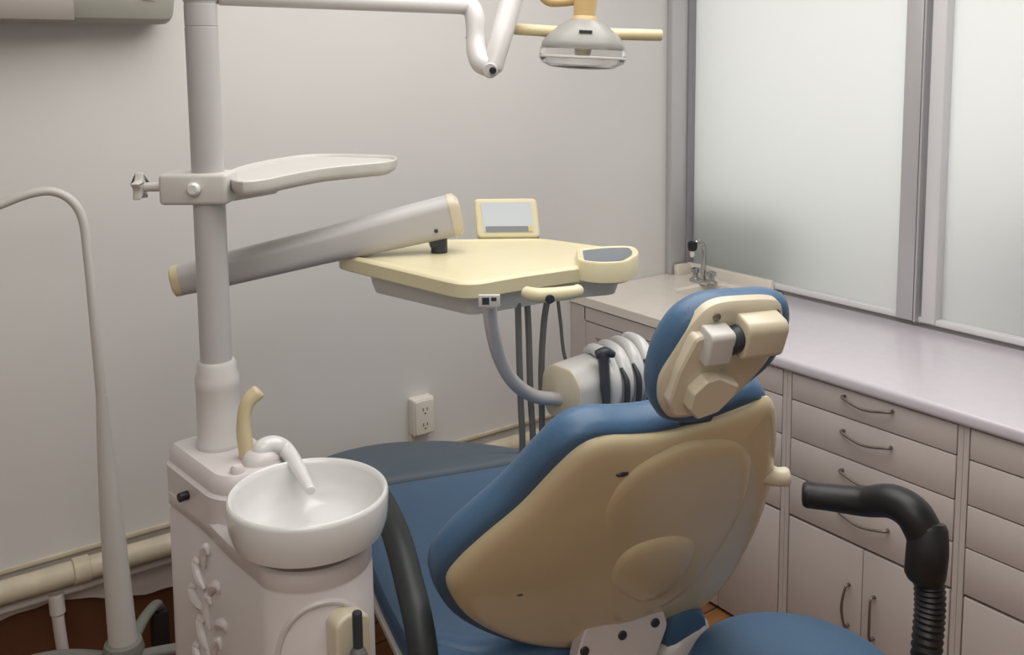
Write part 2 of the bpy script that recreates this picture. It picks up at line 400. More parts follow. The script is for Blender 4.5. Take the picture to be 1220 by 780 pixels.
# sink cabinet with raised panel door
t = thing('sink_cabinet', 'white cabinet with a raised panel door under the cream sink top', 'cabinet', (XF+.28, 2.24, 0))
bm = BX((XF+.019, 2.02, 0), (XR-.01, YB-.002, ZC-.036)); box(bm, (XF, 2.02, 0), (XF+.02, 2.045, ZC-.036)); box(bm, (XF, 2.395, 0), (XF+.02, YB-.002, ZC-.036)); box(bm, (XF, 2.02, .75), (XF+.02, 2.4, ZC-.036))
finish('carcass', bm, 'lam', t)
f = fr((XF+.001, 2.22, .39), (0, 1, 0), Z=(-1, 0, 0))
bm = bmesh.new(); o = rrect(.346, .71, .002, 2)
hw, hh = .173, .355
o2 = [(-hw, -hh), (hw, -hh), (hw, hh), (-hw, hh)]
rings = []
for d, z in ((0, -.017), (0, -.001), (.001, 0), (.045, 0), (.05, -.006), (.058, -.006), (.075, .0), (.08, .0005)):
    rings.append([W(f, (x-(d if x > 0 else -d), y-(d if y > 0 else -d), z)) for x, y in o2])
loft(bm, rings); d = finish('door', bm, 'lam', t, angle=15)
finish('knob', LT([(.006, 0), (.006, .012), (.014, .018), (.015, .025), (.008, .030)], fr((XF, 2.095, .688), (0, 1, 0), Z=(-1, 0, 0)), 20), 'bronze', d)
# worktops
bm = BX((XF-.014, .12, .797), (XR-.021, 2.016, ZC), bev=.011, seg=4)
t = finish('worktop', bm, 'ctop'); tag(t, 'long glossy lilac worktop with rounded front edge under the window', 'countertop')
N = 96
def rect_n(x0, y0, x1, y1, N=96):
    return resample([(x0, y0), (x1, y0), (x1, y1), (x0, y1)], N)
outer = rect_n(XF-.004, 2.019, XR-.002, YB-.001); inner = resample(rrect(.24, .24, .06, 8, 2.425, 2.165), N)
# start both outlines at the same corner
k0 = min(range(N), key=lambda i: (inner[i][0]-2.305)**2+(inner[i][1]-2.045)**2)
inner = inner[k0:]+inner[:k0]
if area2(inner)*area2(outer) < 0: inner = [inner[0]]+inner[:0:-1]
bm = bmesh.new()
loft(bm, [[V((x, y, .80)) for x, y in outer], [V((x, y, ZC-.003)) for x, y in outer], [V((x, y, ZC)) for x, y in inset(outer, .003)],
          [V((x, y, ZC)) for x, y in inner], [V((x, y, ZC-.008)) for x, y in inset(inner, .008)], [V((x, y, ZC-.11)) for x, y in inset(inner, .02)],
          [V((x, y, ZC-.13)) for x, y in inset(inner, .045)]], False, True)
sk = finish('corner_sink', bm, 'sinktop'); tag(sk, 'cream sink top with moulded basin in the corner by the window', 'sink')
bm = PD(rpoly([(2.562, 2.045), (XR-.021, 2.045), (XR-.021, 2.44), (2.562, 2.44)], .006), [(0, ZC-.002), (0, ZC+.034), (.004, ZC+.04)])
box(bm, (2.50, 2.415, ZC-.002), (2.562, 2.442, ZC+.04), bev=.005)
finish('backsplash', bm, 'sinktop', sk)
finish('drain', LT([(.002, .0), (.022, .0), (.022, .003), (.016, .004), (.002, .002)], (V((2.425, 2.165, ZC-.1299)), *WORLD[1:]), 24), 'chrome', sk)
fb = hitz(838, 337, ZC)
t = thing('sink_faucet', 'chrome gooseneck tap with a black filter tip on the cream sink top', 'faucet', fb)
f = (fb, V((0, 1, 0)), V((-1, 0, 0)), V((0, 0, 1)))
finish('base_plate', PD(rrect(.115, .045, .02), [(0, 0), (0, .008), (.006, .014)], f), 'chrome', t)
for s in (-1, 1):
    h_ = finish('handle', LT([(.014, .01), (.012, .02), (.010, .03), (.018, .034), (.017, .046), (.008, .05)], (W(f, (.038*s, 0, 0)), *WORLD[1:]), 20), 'chrome', t)
e = hitp(825, 291, fb, nn); side = V((e.x-fb.x, e.y-fb.y, 0)); 
finish('spout', TB([fb+V((0, 0, .01)), fb+V((0, 0, .10)), fb+V((0, 0, .135))+side*.05, fb+V((0, 0, .155))+side*.5, fb+V((0, 0, .140))+side*.95, e+V((0, 0, .006))], [.0105, .0085, .0085, .0085, .0085, .0085]), 'chrome', t)
tip = finish('filter_tip', LT([(.008, .012), (.016, .008), (.018, -.004), (.015, -.02), (.008, -.024)], (e, *WORLD[1:]), 20), 'black', t)
finish('nozzle', LT([(.009, -.023), (.009, -.038), (.006, -.046)], (e, *WORLD[1:]), 16), 'porcelain', tip)

# ------------------------------------------------------------------ dental unit (spittoon column)
ZP = .945
pole = hitz(262, 522, .955); pole.z = 0
bas = hitz(367, 583, .955); bas.z = 0
g = (bas-pole).normalized(); h = V((-g.y, g.x, 0)); 
if h.x < 0: h = -h
Lb = (bas-pole).length
unit = thing('dental_unit', 'white dental spittoon column with round basin and tall grey pole', 'dental unit', (bas.x, bas.y, 0))
fu = (V((pole.x, pole.y, 0)), g, h, V((0, 0, 1)))
def body_outline(rf, hw):
    o = [(-.075, -hw+.02), (-.055, -hw), (.08, -hw-.002), (Lb-.09, -rf*.93)]
    for k in range(-7, 8): a = math.radians(k*11); o.append((Lb+.0+rf*math.cos(a), rf*math.sin(a)))
    o += [(Lb-.09, rf*.93), (.08, hw+.002), (-.055, hw), (-.075, hw-.02)]
    return o
ob = resample(body_outline(.098, .077), 110); 
finish('pedestal', PD(ob, [(-.012, 0), (-.012, .05), (0, .06), (-.002, .5), (0, .828), (.003, .833), (.003, .838), (0, .843), (.001, .862), (.008, .868)], fu), 'pwhite', unit)
oc = rpoly([(-.078, -.07), (.12, -.079), (.155, -.06), (.172, .0), (.15, .06), (-.078, .072)], [.025, .02, .04, .05, .04, .025])
finish('top_cover', PD(oc, [(-.003, .855), (-.003, .91), (.003, .915), (.0035, ZP-.012), (.012, ZP)], fu), 'pwhite', unit)
# scroll ornament embossed on the left flank
def flank(u, z): return W(fu, (u, -.0795-(u-.0)*.055, z))
bm = bmesh.new()
for cu, cz_, a0, L in ((.10, .80, 70, .05), (.075, .76, 130, .05), (.13, .755, 40, .05), (.06, .71, 160, .055), (.105, .705, 90, .06), (.15, .70, 30, .05), (.08, .655, 120, .055), (.13, .65, 60, .055), (.10, .60, 90, .06), (.15, .60, 40, .05), (.06, .60, 140, .05)):
    a = math.radians(a0); c = [(cu+L*.5*math.cos(a+q)*s, cz_+L*.5*math.sin(a+q)*s) for q, s in ((PI, 1), (PI-.5, .4), (.6, .45), (0, 1), (-.5, .75))]
    tube(bm, [flank(*k) for k in c], [.003, .008, .009, .007, .003], n=5, seg=8)
finish('scroll_ornament', bm, 'pwhite', unit)
# arched recess panel at the front with suction holder
acam = math.atan2((-bas).dot(h), (-bas).dot(g))
ang = lambda a, r, z: W(fu, (Lb+r*math.cos(a), r*math.sin(a), z))
az0 = math.atan2(-(bas.y), -(bas.x)); 
def azof(px, py, r=.098):
    best = None
    for k in range(-90, 91):
        a = math.radians(k); P = ang(a, r, 0); 
        d = P-EYE; w = _f.dot(d); sx = 610+F*_R.dot(d)/w
        if best is None or abs(sx-px) < best[0]: best = (abs(sx-px), a)
    return best[1]
bm = bmesh.new(); ca = acam+.16
arch = [(ca-.80, .45), (ca-.80, .66), (ca-.70, .75), (ca-.42, .802), (ca, .820), (ca+.42, .802), (ca+.66, .75), (ca+.74, .66), (ca+.74, .45)]
tube(bm, [ang(a, .0975, z) for a, z in arch], .005, n=8, seg=8); finish('recess_rim', bm, 'pwhite', unit)
ha = acam+.50
hc = ang(ha, .104, .762); rd = V((hc.x-bas.x, hc.y-bas.y, 0)).normalized()
hf = fr(hc, V((0, 0, 1)).cross(rd), Z=rd)
hd = finish('suction_holder', PD(rpoly([(-.03, -.08), (.03, -.08), (.03, .03), (-.008, .045), (-.03, .035)], .012), rl(.034, .006, -.012), hf), 'ivory', unit)
p0 = W(hf, (-.008, -.13, .046)); p1 = W(hf, (-.004, .052, .038))
sct = thing('suction_handpiece', 'dark grey suction handpiece hanging in the cream holder on the spittoon column', 'dental handpiece', p0)
finish('grip', TB([p0, p0.lerp(p1, .35), p0.lerp(p1, .62), p0.lerp(p1, .72)], [.014, .017, .015, .007], ), 'gums', sct)
finish('nozzle', TB([p0.lerp(p1, .70), p0.lerp(p1, .85), p1], [.0075, .0075, .0075]), 'dark', sct)
# little black valve on the flank
vp_ = flank(.03, .885); dn = (-h).normalized()
finish('valve', CY(vp_-dn*.004, vp_+dn*.014, .008), 'black', unit)
# basin
fbz = (V((bas.x, bas.y, 0)), *WORLD[1:])
RB = .131
bs = finish('basin', LT([(r_*.955, z_+.015) for r_, z_ in ((.080, .863), (.110, .866), (.123, .874), (.1295, .894), (RB+.001, .932), (RB-.001, .938), (RB-.004, .940), (RB-.007, .938), (RB-.010, .930), (RB-.014, .91), (.105, .885), (.08, .872), (.04, .862), (.015, .858))], fbz, 72), 'porcelain', unit)
finish('drain', LT([(.003, .8735), (.017, .8735), (.018, .876), (.014, .877), (.003, .875)], fbz, 24), 'grey', bs)
# cup filler and rinse spout
def onu(x, y, P): return hitp(x, y, P, nn)
fp = hitz(296, 545, ZP)
finish('cup_filler', TB([V((fp.x, fp.y, ZP-.01)), onu(291, 520, fp), onu(291, 495, fp), onu(296, 478, fp), onu(307, 467, fp)], [.0135, .0130, .0120, .0125, .0135], ell=None), 'cream', unit)
sb = hitz(312, 548, ZP)
finish('spout_base', LT([(.030, -.004), (.029, .006), (.024, .016), (.012, .022)], (V((sb.x, sb.y, ZP)), *WORLD[1:]), 32, 1.15, 1), 'pwhite', unit)
tipb = bas+(pole-bas).normalized()*.01
e2 = hitz(370, 584, .947)
pts = [V((sb.x, sb.y, ZP)), onu(313, 535, sb), onu(328, 530, sb), onu(345, 541, sb+V((.01, -.02, 0))), e2]
finish('rinse_spout', TB(pts, [.019, .0175, .016, .014, .008]), 'porcelain', unit)
s2 = hitz(283, 562, ZP); finish('rinse_button', LT([(.012, -.002), (.012, .006), (.008, .012), (.002, .013)], (V((s2.x, s2.y, ZP)), *WORLD[1:]), 20), 'pwhite', unit)
# pole
fpz = (V((pole.x, pole.y, 0)), *WORLD[1:])
zat = lambda y: hitp(262, y, pole, nn).z
finish('pole_socket', LT([(.039, ZP-.005), (.041, ZP), (.041, ZP+.008), (.0385, ZP+.012), (.0375, zat(462)), (.0385, zat(458)), (.0385, zat(447)), (.034, zat(440)), (.034, zat(432)), (.031, zat(428))], fpz, 40), 'white', unit)
ztop = 1.86
finish('pole', LT([(.0275, zat(436)), (.0275, zat(33)), (.0268, zat(32.5)), (.0268, zat(31.5)), (.0275, zat(31)), (.0275, zat(6)), (.0268, zat(5.5)), (.0268, zat(4)), (.0275, zat(3)), (.0275, ztop-.005), (.024, ztop)], fpz, 40), 'arm', unit)

# ------------------------------------------------------------------ clamp shelf on the pole
zc = hitp(250, 222, pole, nn).z
shelf = thing('bracket_shelf', 'pale grey kidney shelf clamped to the unit pole', 'tray', (pole.x, pole.y, zc-.03))
rgt = V((_R.x, _R.y, 0)).normalized(); fwd = V((_f.x, _f.y, 0)).normalized()
fc = (V((pole.x, pole.y, zc)), rgt, fwd, V((0, 0, 1)))
finish('clamp', BX((-.075, -.036, -.028), (.042, .036, .026), fc, .007, 3), 'grey', shelf)
finish('clamp_button', LT([(.011, 0), (.012, .008), (.008, .013)], fr(W(fc, (-.012, -.036, .001)), rgt, Z=-fwd), 20), 'porcelain', shelf)
finish('knob_stem', CY(W(fc, (-.112, 0, 0)), W(fc, (-.07, 0, 0)), .008), 'grey', shelf)
st = [( (.026 if k % 2 == 0 else .015)*math.cos(PI*k/5), (.026 if k % 2 == 0 else .015)*math.sin(PI*k/5)) for k in range(10)]
finish('star_knob', PD(smooth2(st, 6, 60), rl(.016, .004), fr(W(fc, (-.112, 0, 0)), (0, 0, 1), Z=-rgt)), 'grey', shelf)
zs = zc+.012
so = [hitz(x, y, zs) for x, y in ((272, 206), (300, 196), (350, 187), (385, 184.5), (430, 185), (470, 187), (466, 193), (430, 197), (390, 201), (350, 208), (310, 216), (280, 217))]
so = smooth2([(p.x, p.y) for p in so], 8, 100)
finish('shelf_plate', PD(so, [(.012, zs-.026), (.003, zs-.020), (0, zs-.012), (0, zs+.001), (.002, zs+.003), (.005, zs+.001), (.007, zs-.004)]), 'grey', shelf)
cc = V((sum(p[0] for p in so)/100, sum(p[1] for p in so)/100, zs-.02)); pc = V((pole.x, pole.y, zs-.02)); dd = (cc-pc).normalized()
fs = fr(pc+dd*.03, dd, Z=(0, 0, 1))
finish('support_bracket', BX((.008, -.022, -.022), (.12, .022, .004), fs, .006), 'grey', shelf)

# ------------------------------------------------------------------ operating lamp and its arm
a0 = V((pole.x, pole.y, ztop+.0)); 
za = at(0, 0, 1).z
lp0 = hitp(262, -5, pole, nn); ztA = lp0.z
lamp = thing('operating_lamp', 'cream handled operating lamp on a jointed white arm from the pole', 'dental lamp', (pole.x, pole.y, ztA-.02))
e0 = at(556, 8, 1.98)
finish('arm_sleeve', CY(V((pole.x, pole.y, zat(4))), V((pole.x, pole.y, ztA+.045)), .0292), 'arm', lamp)
finish('horizontal_arm', TB([lp0, lp0.lerp(e0, .5), e0], .0165, smooth=False), 'white', lamp)
j1 = at(557, 8, 1.98); 
finish('elbow', TB([at(551, 8, 1.98), at(561, 9, 1.98), at(566, 22, 1.975), at(567, 45, 1.97), at(569, 64, 1.96), at(576, 76, 1.95), at(590, 79, 1.94)], [.0175, .020, .0215, .021, .0225, .0235, .021]), 'white', lamp)
finish('joint_ring', CY(at(566.5, 43.5, 1.972), at(566.6, 46, 1.972), .0215), 'arm', lamp)
up_ = [at(587, 80, 1.94), at(600, 34, 1.97), at(616, -22, 2.0), at(640, -95, 2.04)]
finish('spring_arm', TB(up_, [.0215, .0235, .0235, .0235], smooth=False), 'white', lamp)
finish('pivot_cap', CY(at(584, 84, 1.915), at(585, 83, 1.955), .016), 'arm', lamp)
finish('pivot_screw', CY(at(587, 84, 1.905), at(587.5, 83.5, 1.917), .007), 'black', lamp)
lc = at(695, 47, 2.02)
top_end = at(652, -98, 2.05); 
finish('upper_yoke', TB([up_[-1], at(668, -60, 2.04), at(690, -40, 2.03), at(686, -10, 2.02)], [.02, .018, .018, .018]), 'yoke', lamp)
finish('yoke_arm', TB([at(646, -6, 2.02), at(655, 1, 2.02), at(668, 2, 2.02), at(682, 0, 2.02)], [.012, .012, .011, .012]), 'yoke', lamp)
lu = V((0, 0, 1)); lf = (lc, rgt, fwd, V((0, 0, 1)))
# the hood leans a touch
tilt = Matrix.Rotation(math.radians(3), 3, fwd)
lf = (lc, tilt @ rgt, fwd, tilt @ V((0, 0, 1)))
finish('neck', LT([(.030, .032), (.030, .042), (.024, .05), (.025, .075), (.028, .11)], lf, 32), 'yoke', lamp)
finish('hood', LT([(.088, -.022), (.090, -.018), (.088, -.006), (.074, .012), (.054, .028), (.036, .040), (.028, .043)], lf, 56, cap0=False), 'hood', lamp)
lens = finish('lens_cover', LT([(.030, -.064), (.07, -.060), (.088, -.050), (.0925, -.042), (.0925, -.022), (.0900, -.018), (.087, -.022), (.089, -.04), (.084, -.048), (.066, -.056), (.03, -.059)], lf, 56), 'clear', lamp)
finish('lens_rim', LT([(.0930, -.041), (.0945, -.040), (.0945, -.037), (.0930, -.036)], lf, 56, cap0=False, cap1=False), 'grey', lens)
bulb = finish('lamp_socket', BX((-.018, -.018, -.03), (.018, .018, .02), lf, .006), 'ivory', lamp)
finish('bulb', LT([(.006, -.05), (.010, -.044), (.010, -.03), (.006, -.028)], lf, 16), 'clear', bulb)
finish('louver_slot', BX((-.015, -.078, .012), (.012, -.071, .017), lf), 'dark', lamp)
for s, x0_, x1_ in ((-1, .05, .15), (1, .05, .165)):
    a_, b_ = W(lf, (s*x0_, 0, .014)), W(lf, (s*x1_, 0, .016))
    finish('handle', TB([a_, a_.lerp(b_, .5), b_], [.0125, .0125, .0125], smooth=False), 'cream', lamp)

# ------------------------------------------------------------------ delivery table
ZD = 1.24
def dz(x, y): p = hitz(x, y, ZD); return (p.x, p.y)
deliv = thing('instrument_table', 'cream dental instrument table on a thick grey balanced arm', 'dental tray table', (*dz(600, 310), ZD-.05))
pts = [dz(407, 303), dz(553, 337), dz(690, 318), dz(720, 318), dz(757, 306), dz(700, 292), dz(645, 283), dz(520, 284.5)]
o_t = rpoly([dz(399, 301), dz(556, 338), dz(610, 328), dz(688, 317), dz(752, 313), dz(758, 298), dz(645, 283), dz(515, 284.5)], [.02, .05, .05, .02, .03, .03, .03, .05], 7)
if area2(o_t) < 0: o_t.reverse()
finish('tabletop', PD(o_t, [(.006, ZD-.034), (.001, ZD-.030), (0, ZD-.006), (.004, ZD-.001), (.008, ZD), (.012, ZD-.001), (.014, ZD-.003)]), 'tabtop', deliv)
o_u = rpoly([dz(432, 306), dz(560, 332), dz(680, 314), dz(742, 309), dz(740, 299), dz(645, 288), dz(520, 289)], [.03]*7, 6)
if area2(o_u) < 0: o_u.reverse()
finish('underside_housing', PD(o_u, [(.022, ZD-.074), (.014, ZD-.072), (.006, ZD-.05), (.004, ZD-.033)]), 'grey', deliv)
# control pod
o_p = rpoly([dz(686, 304), dz(688, 317.5), dz(712, 321), dz(745, 320), dz(764, 309), dz(756, 299.5), dz(720, 300)], [.015, .02, .04, .04, .04, .03, .03], 7)
if area2(o_p) < 0: o_p.reverse()
pod = finish('control_pod', PD(o_p, [(.006, ZD-.030), (0, ZD-.026), (0, ZD+.008), (.002, ZD+.012), (.005, ZD+.013), (.010, ZD+.010)]), 'tabtop', deliv)
finish('touch_pad', PD(o_p, [(.013, ZD+.008), (.0135, ZD+.0115), (.016, ZD+.012)]), 'padgrey', pod)
# balanced arm
bl, brt = at(208, 335, 1.84), at(548, 254, 1.93)
ax = (brt-bl); Lr = ax.length; fa = fr(bl, ax, Y=V((-ax.y, ax.x, 0)).normalized())
def sect(x, w, hh, z=0, n=5): return [W(fa, (x, p[0], p[1]+z)) for p in rrect(w, hh, min(w, hh)*.38, n)]
bm = bmesh.new(); loft(bm, [sect(x*Lr, .062, q) for x, q in ((0.02, .058), (.1, .064), (.5, .070), (.85, .083), (.965, .086))]); finish('balanced_arm', bm, 'arm', deliv)
bm = bmesh.new(); loft(bm, [sect(-.004, .05, .048), sect(0.0, .062, .058), sect(.022*Lr, .064, .060)]); finish('arm_end_cap', bm, 'cream', deliv)
bm = bmesh.new(); loft(bm, [sect(Lr*.962, .064, .088), sect(Lr*.985, .064, .088), sect(Lr*1.0, .060, .070)]); finish('arm_end_cap', bm, 'ivory', deliv)
pv = at(523, 282, 1.93); finish('arm_pivot', CY(V((pv.x, pv.y, ZD-.01)), V((pv.x, pv.y, ZD+.04)), .017), 'dark', deliv)
finish('arm_pivot_block', BX((Lr*.87, -.015, -.056), (Lr*.92, .015, -.03), fa, .004), 'dark', deliv)
finish('arm_screw', CY(W(fa, (Lr*.9, -.030, -.018)), W(fa, (Lr*.9, -.034, -.018)), .004, 12), 'dark', deliv)
pv = at(238, 345, 1.80); finish('wall_side_pivot', CY(V((pole.x, pole.y, 0))+V((0, .03, bl.z-.075)), V((pole.x, pole.y, 0))+V((.01, .03, bl.z+.01)), .018), 'arm', deliv)
# display
dc = hitz(605, 283, ZD); wD = .148*dc.length/2.0 if False else .137
fd = fr(V((dc.x, dc.y, ZD-.002)), rgt, Z=(-fwd*.93+V((0, 0, .37))).normalized())
skx = fd[2]
def dpt(x0, y0): return (x0, y0)
osh = rpoly([(-.068, 0), (.072, 0), (.064, .090), (-.076, .090)], .012)
dsp = finish('display', PD(osh, rl(.026, .006, -.02), fd), 'tabtop', deliv)
finish('screen_film', PD(rpoly([(-.052, .013), (.058, .013), (.052, .080), (-.060, .080)], .004), [(0, .0055), (0, .0075)], fd), 'screen', dsp)
finish('button_strip', PD(rpoly([(-.048, .014), (.046, .014), (.045, .026), (-.049, .026)], .002), [(0, .007), (0, .0085)], fd), 'screend', dsp)
finish('amber_key', PD(rpoly([(.047, .015), (.054, .015), (.0535, .026), (.047, .026)], .001), [(0, .007), (0, .009)], fd), 'amber', dsp)
# pull handle at the front
fh = fr(at(660, 350, 1.62), (at(692, 347, 1.63)-at(632, 352, 1.61)), Z=V((0, 0, 1)))
finish('pull_handle', TB([W(fh, (-.044, .02, 0)), W(fh, (-.03, 0, 0)), W(fh, (0, -.004, 0)), W(fh, (.036, 0, .001)), W(fh, (.046, .006, .002))], [.0115, .0125, .0125, .0115, .011]), 'tabtop', deliv)
finish('handle_button', CY(W(fh, (-.012, -.012, -.004)), W(fh, (-.012, -.02, -.004)), .008), 'dark', deliv)
ft = fr(hitp(583, 358, at(583, 358, 1.56), nn), rgt, Z=-fwd)
finish('rating_plate', BX((-.018, -.010, -.004), (.018, .010, .003), ft, .001), 'grey', deliv)
bm = BX((-.012, -.006, .003), (.0, .006, .0036), ft); box(bm, (.003, .0, .003), (.012, .006, .0036), ft); finish('plate_print', bm, 'dark', deliv)
# steel tube to the instrument holder
tp = [at(583, 362, 1.60), at(586, 390, 1.62), at(595, 425, 1.65), at(612, 455, 1.68), at(635, 471, 1.72), at(660, 475, 1.75), at(674, 476, 1.77)]
finish('holder_tube', TB(tp, [.0125]*7), 'alu', deliv)
for i, c in enumerate((((617, 360), (618, 400), (620, 470), (622, 545)), ((628, 360), (630, 400), (632, 470), (635, 545)), ((652, 358), (648, 385), (645, 440), (645, 540)), ((665, 360), (668, 385), (673, 425), (690, 470)))):
    dd_ = 1.76+.02*i
    P = [at(x, y, dd_+.01*k) for k, (x, y) in enumerate(c)]
    if i < 3: P += [P[-1]+V((0, .03, -.12)), P[-1]+V((.1, .1, -.2))]
    finish('hose', TB(P, [.0062]*len(P) if i < 3 else [.0035]*len(P)), 'hose', deliv)
# instrument holder
hc0 = at(678, 462, 1.77); hx = (at(765, 438, 1.93)-at(678, 446, 1.77)); hx.z = 0
fh2 = fr(hc0, hx, Z=V((0, 0, 1)))
hol = [(-.052, -.055), (-.052, .018), (-.03, .047), (.02, .05), (.045, .03), (.05, -.02), (.03, -.055)]
fe = (hc0, fh2[2], fh2[3], fh2[1])
ih = finish('instrument_holder', PD(rpoly(hol, .012), rl(.20, .004, -.022), fe), 'grey', deliv)
finish('holder_end_plate', PD(rpoly(hol, .012), [(.006, -.027), (.002, -.025), (.001, -.02)], fe), 'ivory', ih)
for i in range(4):
    u0 = .058+i*.036
    c = [(u0+.004, -.050, -.055), (u0+.002, -.062, -.02), (u0, -.060, .02), (u0+.006, -.035, .052), (u0+.012, .0, .060), (u0+.014, .02, .05)]
    finish('instrument_cradle', TB([W(fh2, q) for q in c], [.010, .013, .0145, .014, .011, .007]), 'porcelain', ih)
    bm = TB([W(fh2, (u0+.020, -.062, .034)), W(fh2, (u0+.018, -.078, .010)), W(fh2, (u0+.012, -.082, -.03)), W(fh2, (u0+.006, -.078, -.06))], [.003, .0055, .0055, .005])
    finish('cradle_slot', bm, 'dark', ih)
q0 = W(fh2, (.040, -.050, .066)); q1 = W(fh2, (.022, -.075, -.05))
sy = thing('air_water_syringe', 'dark blue air water syringe standing in the instrument holder below the cream table', 'dental handpiece', q1)
finish('grip', TB([q1, q1.lerp(q0, .5), q1.lerp(q0, .85), q0], [.006, .009, .010, .012]), 'dark', sy)
finish('head', TB([q0+rgt*-.012, q0+rgt*.004+V((0, 0, .004)), q0+rgt*.020+V((0, 0, .000))], [.009, .011, .006]), 'dark', sy)

# ------------------------------------------------------------------ dental chair
TH = .27
ca_, sa_ = math.cos(TH), math.sin(TH)
A = V((sa_, ca_, 0)); Lx = V((ca_, -sa_, 0)); Zv = V((0, 0, 1))
PH = .98
Ub = -A*math.cos(PH)+Zv*math.sin(PH); Nb = Lx.cross(Ub)       # Nb points out of the back of the chair
HP = at(665, 750, 1.74)
chair = thing('dental_chair', 'blue vinyl dental chair with a yellowed cream back shell and headrest', 'dental chair', (HP.x+A.x*.3, HP.y+A.y*.3, 0))
fb_ = (HP, Lx, Ub, Nb)
def sh(x, y, off=0):
    P = hitp(x, y, HP+Nb*off, Nb); r = P-HP; return (r.dot(Lx), r.dot(Ub))
shell = [(531, 690), (545, 668), (575, 640), (620, 602), (660, 560), (690, 533), (720, 521), (760, 519), (800, 514), (850, 499), (890, 484), (912, 476), (923, 482), (926, 510), (923, 555), (912, 600), (893, 645), (868, 688), (838, 718), (800, 738), (760, 756), (720, 766), (680, 769), (640, 767), (600, 757), (562, 738), (540, 715)]
so_ = smooth2([sh(*p, .002) for p in shell], 6, 150)
if area2(so_) < 0: so_.reverse()
bshell = finish('back_shell', PD(so_, [(.002, -.008), (0, -.004), (.002, .003), (.007, .009), (.015, .0135), (.026, .0165)], fb_, dome=(.012, 9)), 'shell', chair)
# raised centre field and bump
fld = [(712, 640), (722, 600), (752, 566), (795, 543), (845, 530), (880, 532), (893, 555), (884, 600), (862, 645), (830, 690), (790, 722), (740, 742), (705, 735), (698, 690)]
fo = smooth2([sh(*p, .022) for p in fld], 6, 90)
if area2(fo) < 0: fo.reverse()
finish('centre_field', PD(fo, [(-.012, .010), (-.002, .0215), (.006, .0250), (.020, .0272)], fb_, dome=(.002, 5)), 'shell', bshell)
bo = smooth2([sh(*p, .03) for p in ((735, 700), (732, 678), (750, 655), (785, 641), (815, 640), (828, 652), (818, 680), (795, 704), (765, 716))], 6, 60)
if area2(bo) < 0: bo.reverse()
finish('pivot_bulge', PD(bo, [(-.004, .026), (.002, .031), (.010, .035)], fb_, dome=(.004, 4)), 'shell', bshell)
for px, py in ((742, 566), (622, 708)):
    s_, t_ = sh(px, py, .022); P = W(fb_, (s_, t_, .019))
    finish('screw_recess', LT([(.0015, .0035), (.0075, .0035), (.009, .001)], fr(P, Lx, Z=Nb), 20, 1.2, .5), 'dark', bshell)
# cushion in front of the shell
cu_px = [(510, 705), (512, 675), (530, 640), (565, 600), (610, 562), (650, 525), (682, 497), (720, 480), (770, 470), (830, 464), (890, 452), (918, 446), (930, 458)]
co = inset([(x*.975-.014, y) for x, y in so_], -.013)
finish('back_cushion', PD(co, [(.030, -.001), (.010, -.002), (.003, -.008), (0, -.020), (.0, -.036), (.004, -.048), (.014, -.058), (.035, -.065)], fb_, dome=(.012, 7)), 'blue', chair)
# side knob
s_, t_ = sh(915, 560, 0); P = W(fb_, (s_, t_, .0))
kd = (at(938, 560, 1.5)-at(905, 560, 1.5)).normalized()
finish('side_lever', TB([P-kd*.012+Nb*.002, P+kd*.006+Nb*.012, P+kd*.024+Nb*.012], [.020, .016, .016], seg=20), 'ivory', chair)
# headrest
HH = hitp(822, 492, HP+Nb*.035, Nb); PHh = 1.22
Uh = -A*math.cos(PHh)+Zv*math.sin(PHh); Nh = Lx.cross(Uh); fh_ = (HH, Lx, Uh, Nh)
def hh2(x, y, off=0):
    P = hitp(x, y, HH+Nh*off, Nh); r = P-HH; return (r.dot(Lx), r.dot(Uh))
plate = [(788, 474), (792, 448), (812, 410), (836, 378), (856, 365), (890, 361), (922, 361), (930, 370), (929, 395), (915, 425), (890, 455), (862, 480), (835, 492), (805, 497), (793, 490)]
po = smooth2([hh2(*p, .0) for p in plate], 6, 110)
if area2(po) < 0: po.reverse()
hp_ = finish('headrest_plate', PD([(x+.002, y-.001) for x, y in po], [(-.003, -.016), (-.003, -.004), (.002, .002), (.009, .004)], fh_), 'ivory', chair)
hq = smooth2([hh2(*p, -.036) for p in ((773, 470), (771, 445), (782, 405), (805, 370), (840, 350), (885, 345), (922, 344), (936, 352), (934, 385), (914, 420), (882, 448), (852, 476), (828, 490), (800, 492), (783, 487))], 6, 110)
if area2(hq) < 0: hq.reverse()
finish('headrest_cushion', PD([(x*.98-.004, y) for x, y in hq], [(.022, -.003), (.011, -.006), (.004, -.013), (0, -.022), (.0, -.036), (.004, -.048), (.012, -.056), (.028, -.062)], fh_, dome=(.006, 6)), 'blue', chair)
# headrest adjuster: cream barrel, grey block and toothed quadrant
def H3(x, y, n): P = hitp(x, y, HH+Nh*n, Nh); return P
b0, b1 = H3(884, 400, .018), H3(922, 396, .018)
finish('hinge_barrel', PD(rrect(.056, .044, .014), rl((b1-b0).length+.012, .004, -.006), fr(b0.lerp(b0, 0), Uh, Z=(b1-b0))), 'ivory', hp_)
c0, c1 = H3(840, 412, .018), H3(864, 409, .018)
finish('slide_block', PD(rrect(.050, .034, .008), rl((c1-c0).length+.006, .003, -.003), fr(c0-Uh*.0, Uh, Z=(c1-c0))), 'grey', hp_)
finish('hinge_pin', CY(c1, b0, .018), 'dark', hp_)
sl = [(828, 402), (846, 396), (862, 398), (862, 430), (846, 460), (822, 493), (800, 494), (795, 478), (808, 440)]
lo_ = [hh2(*p, .012) for p in sl]
if area2(lo_) < 0: lo_.reverse()
finish('slide_rail', PD(rpoly(lo_, .006), [(-.001, .0), (0, .014), (.003, .017)], fh_), 'ivory', hp_)
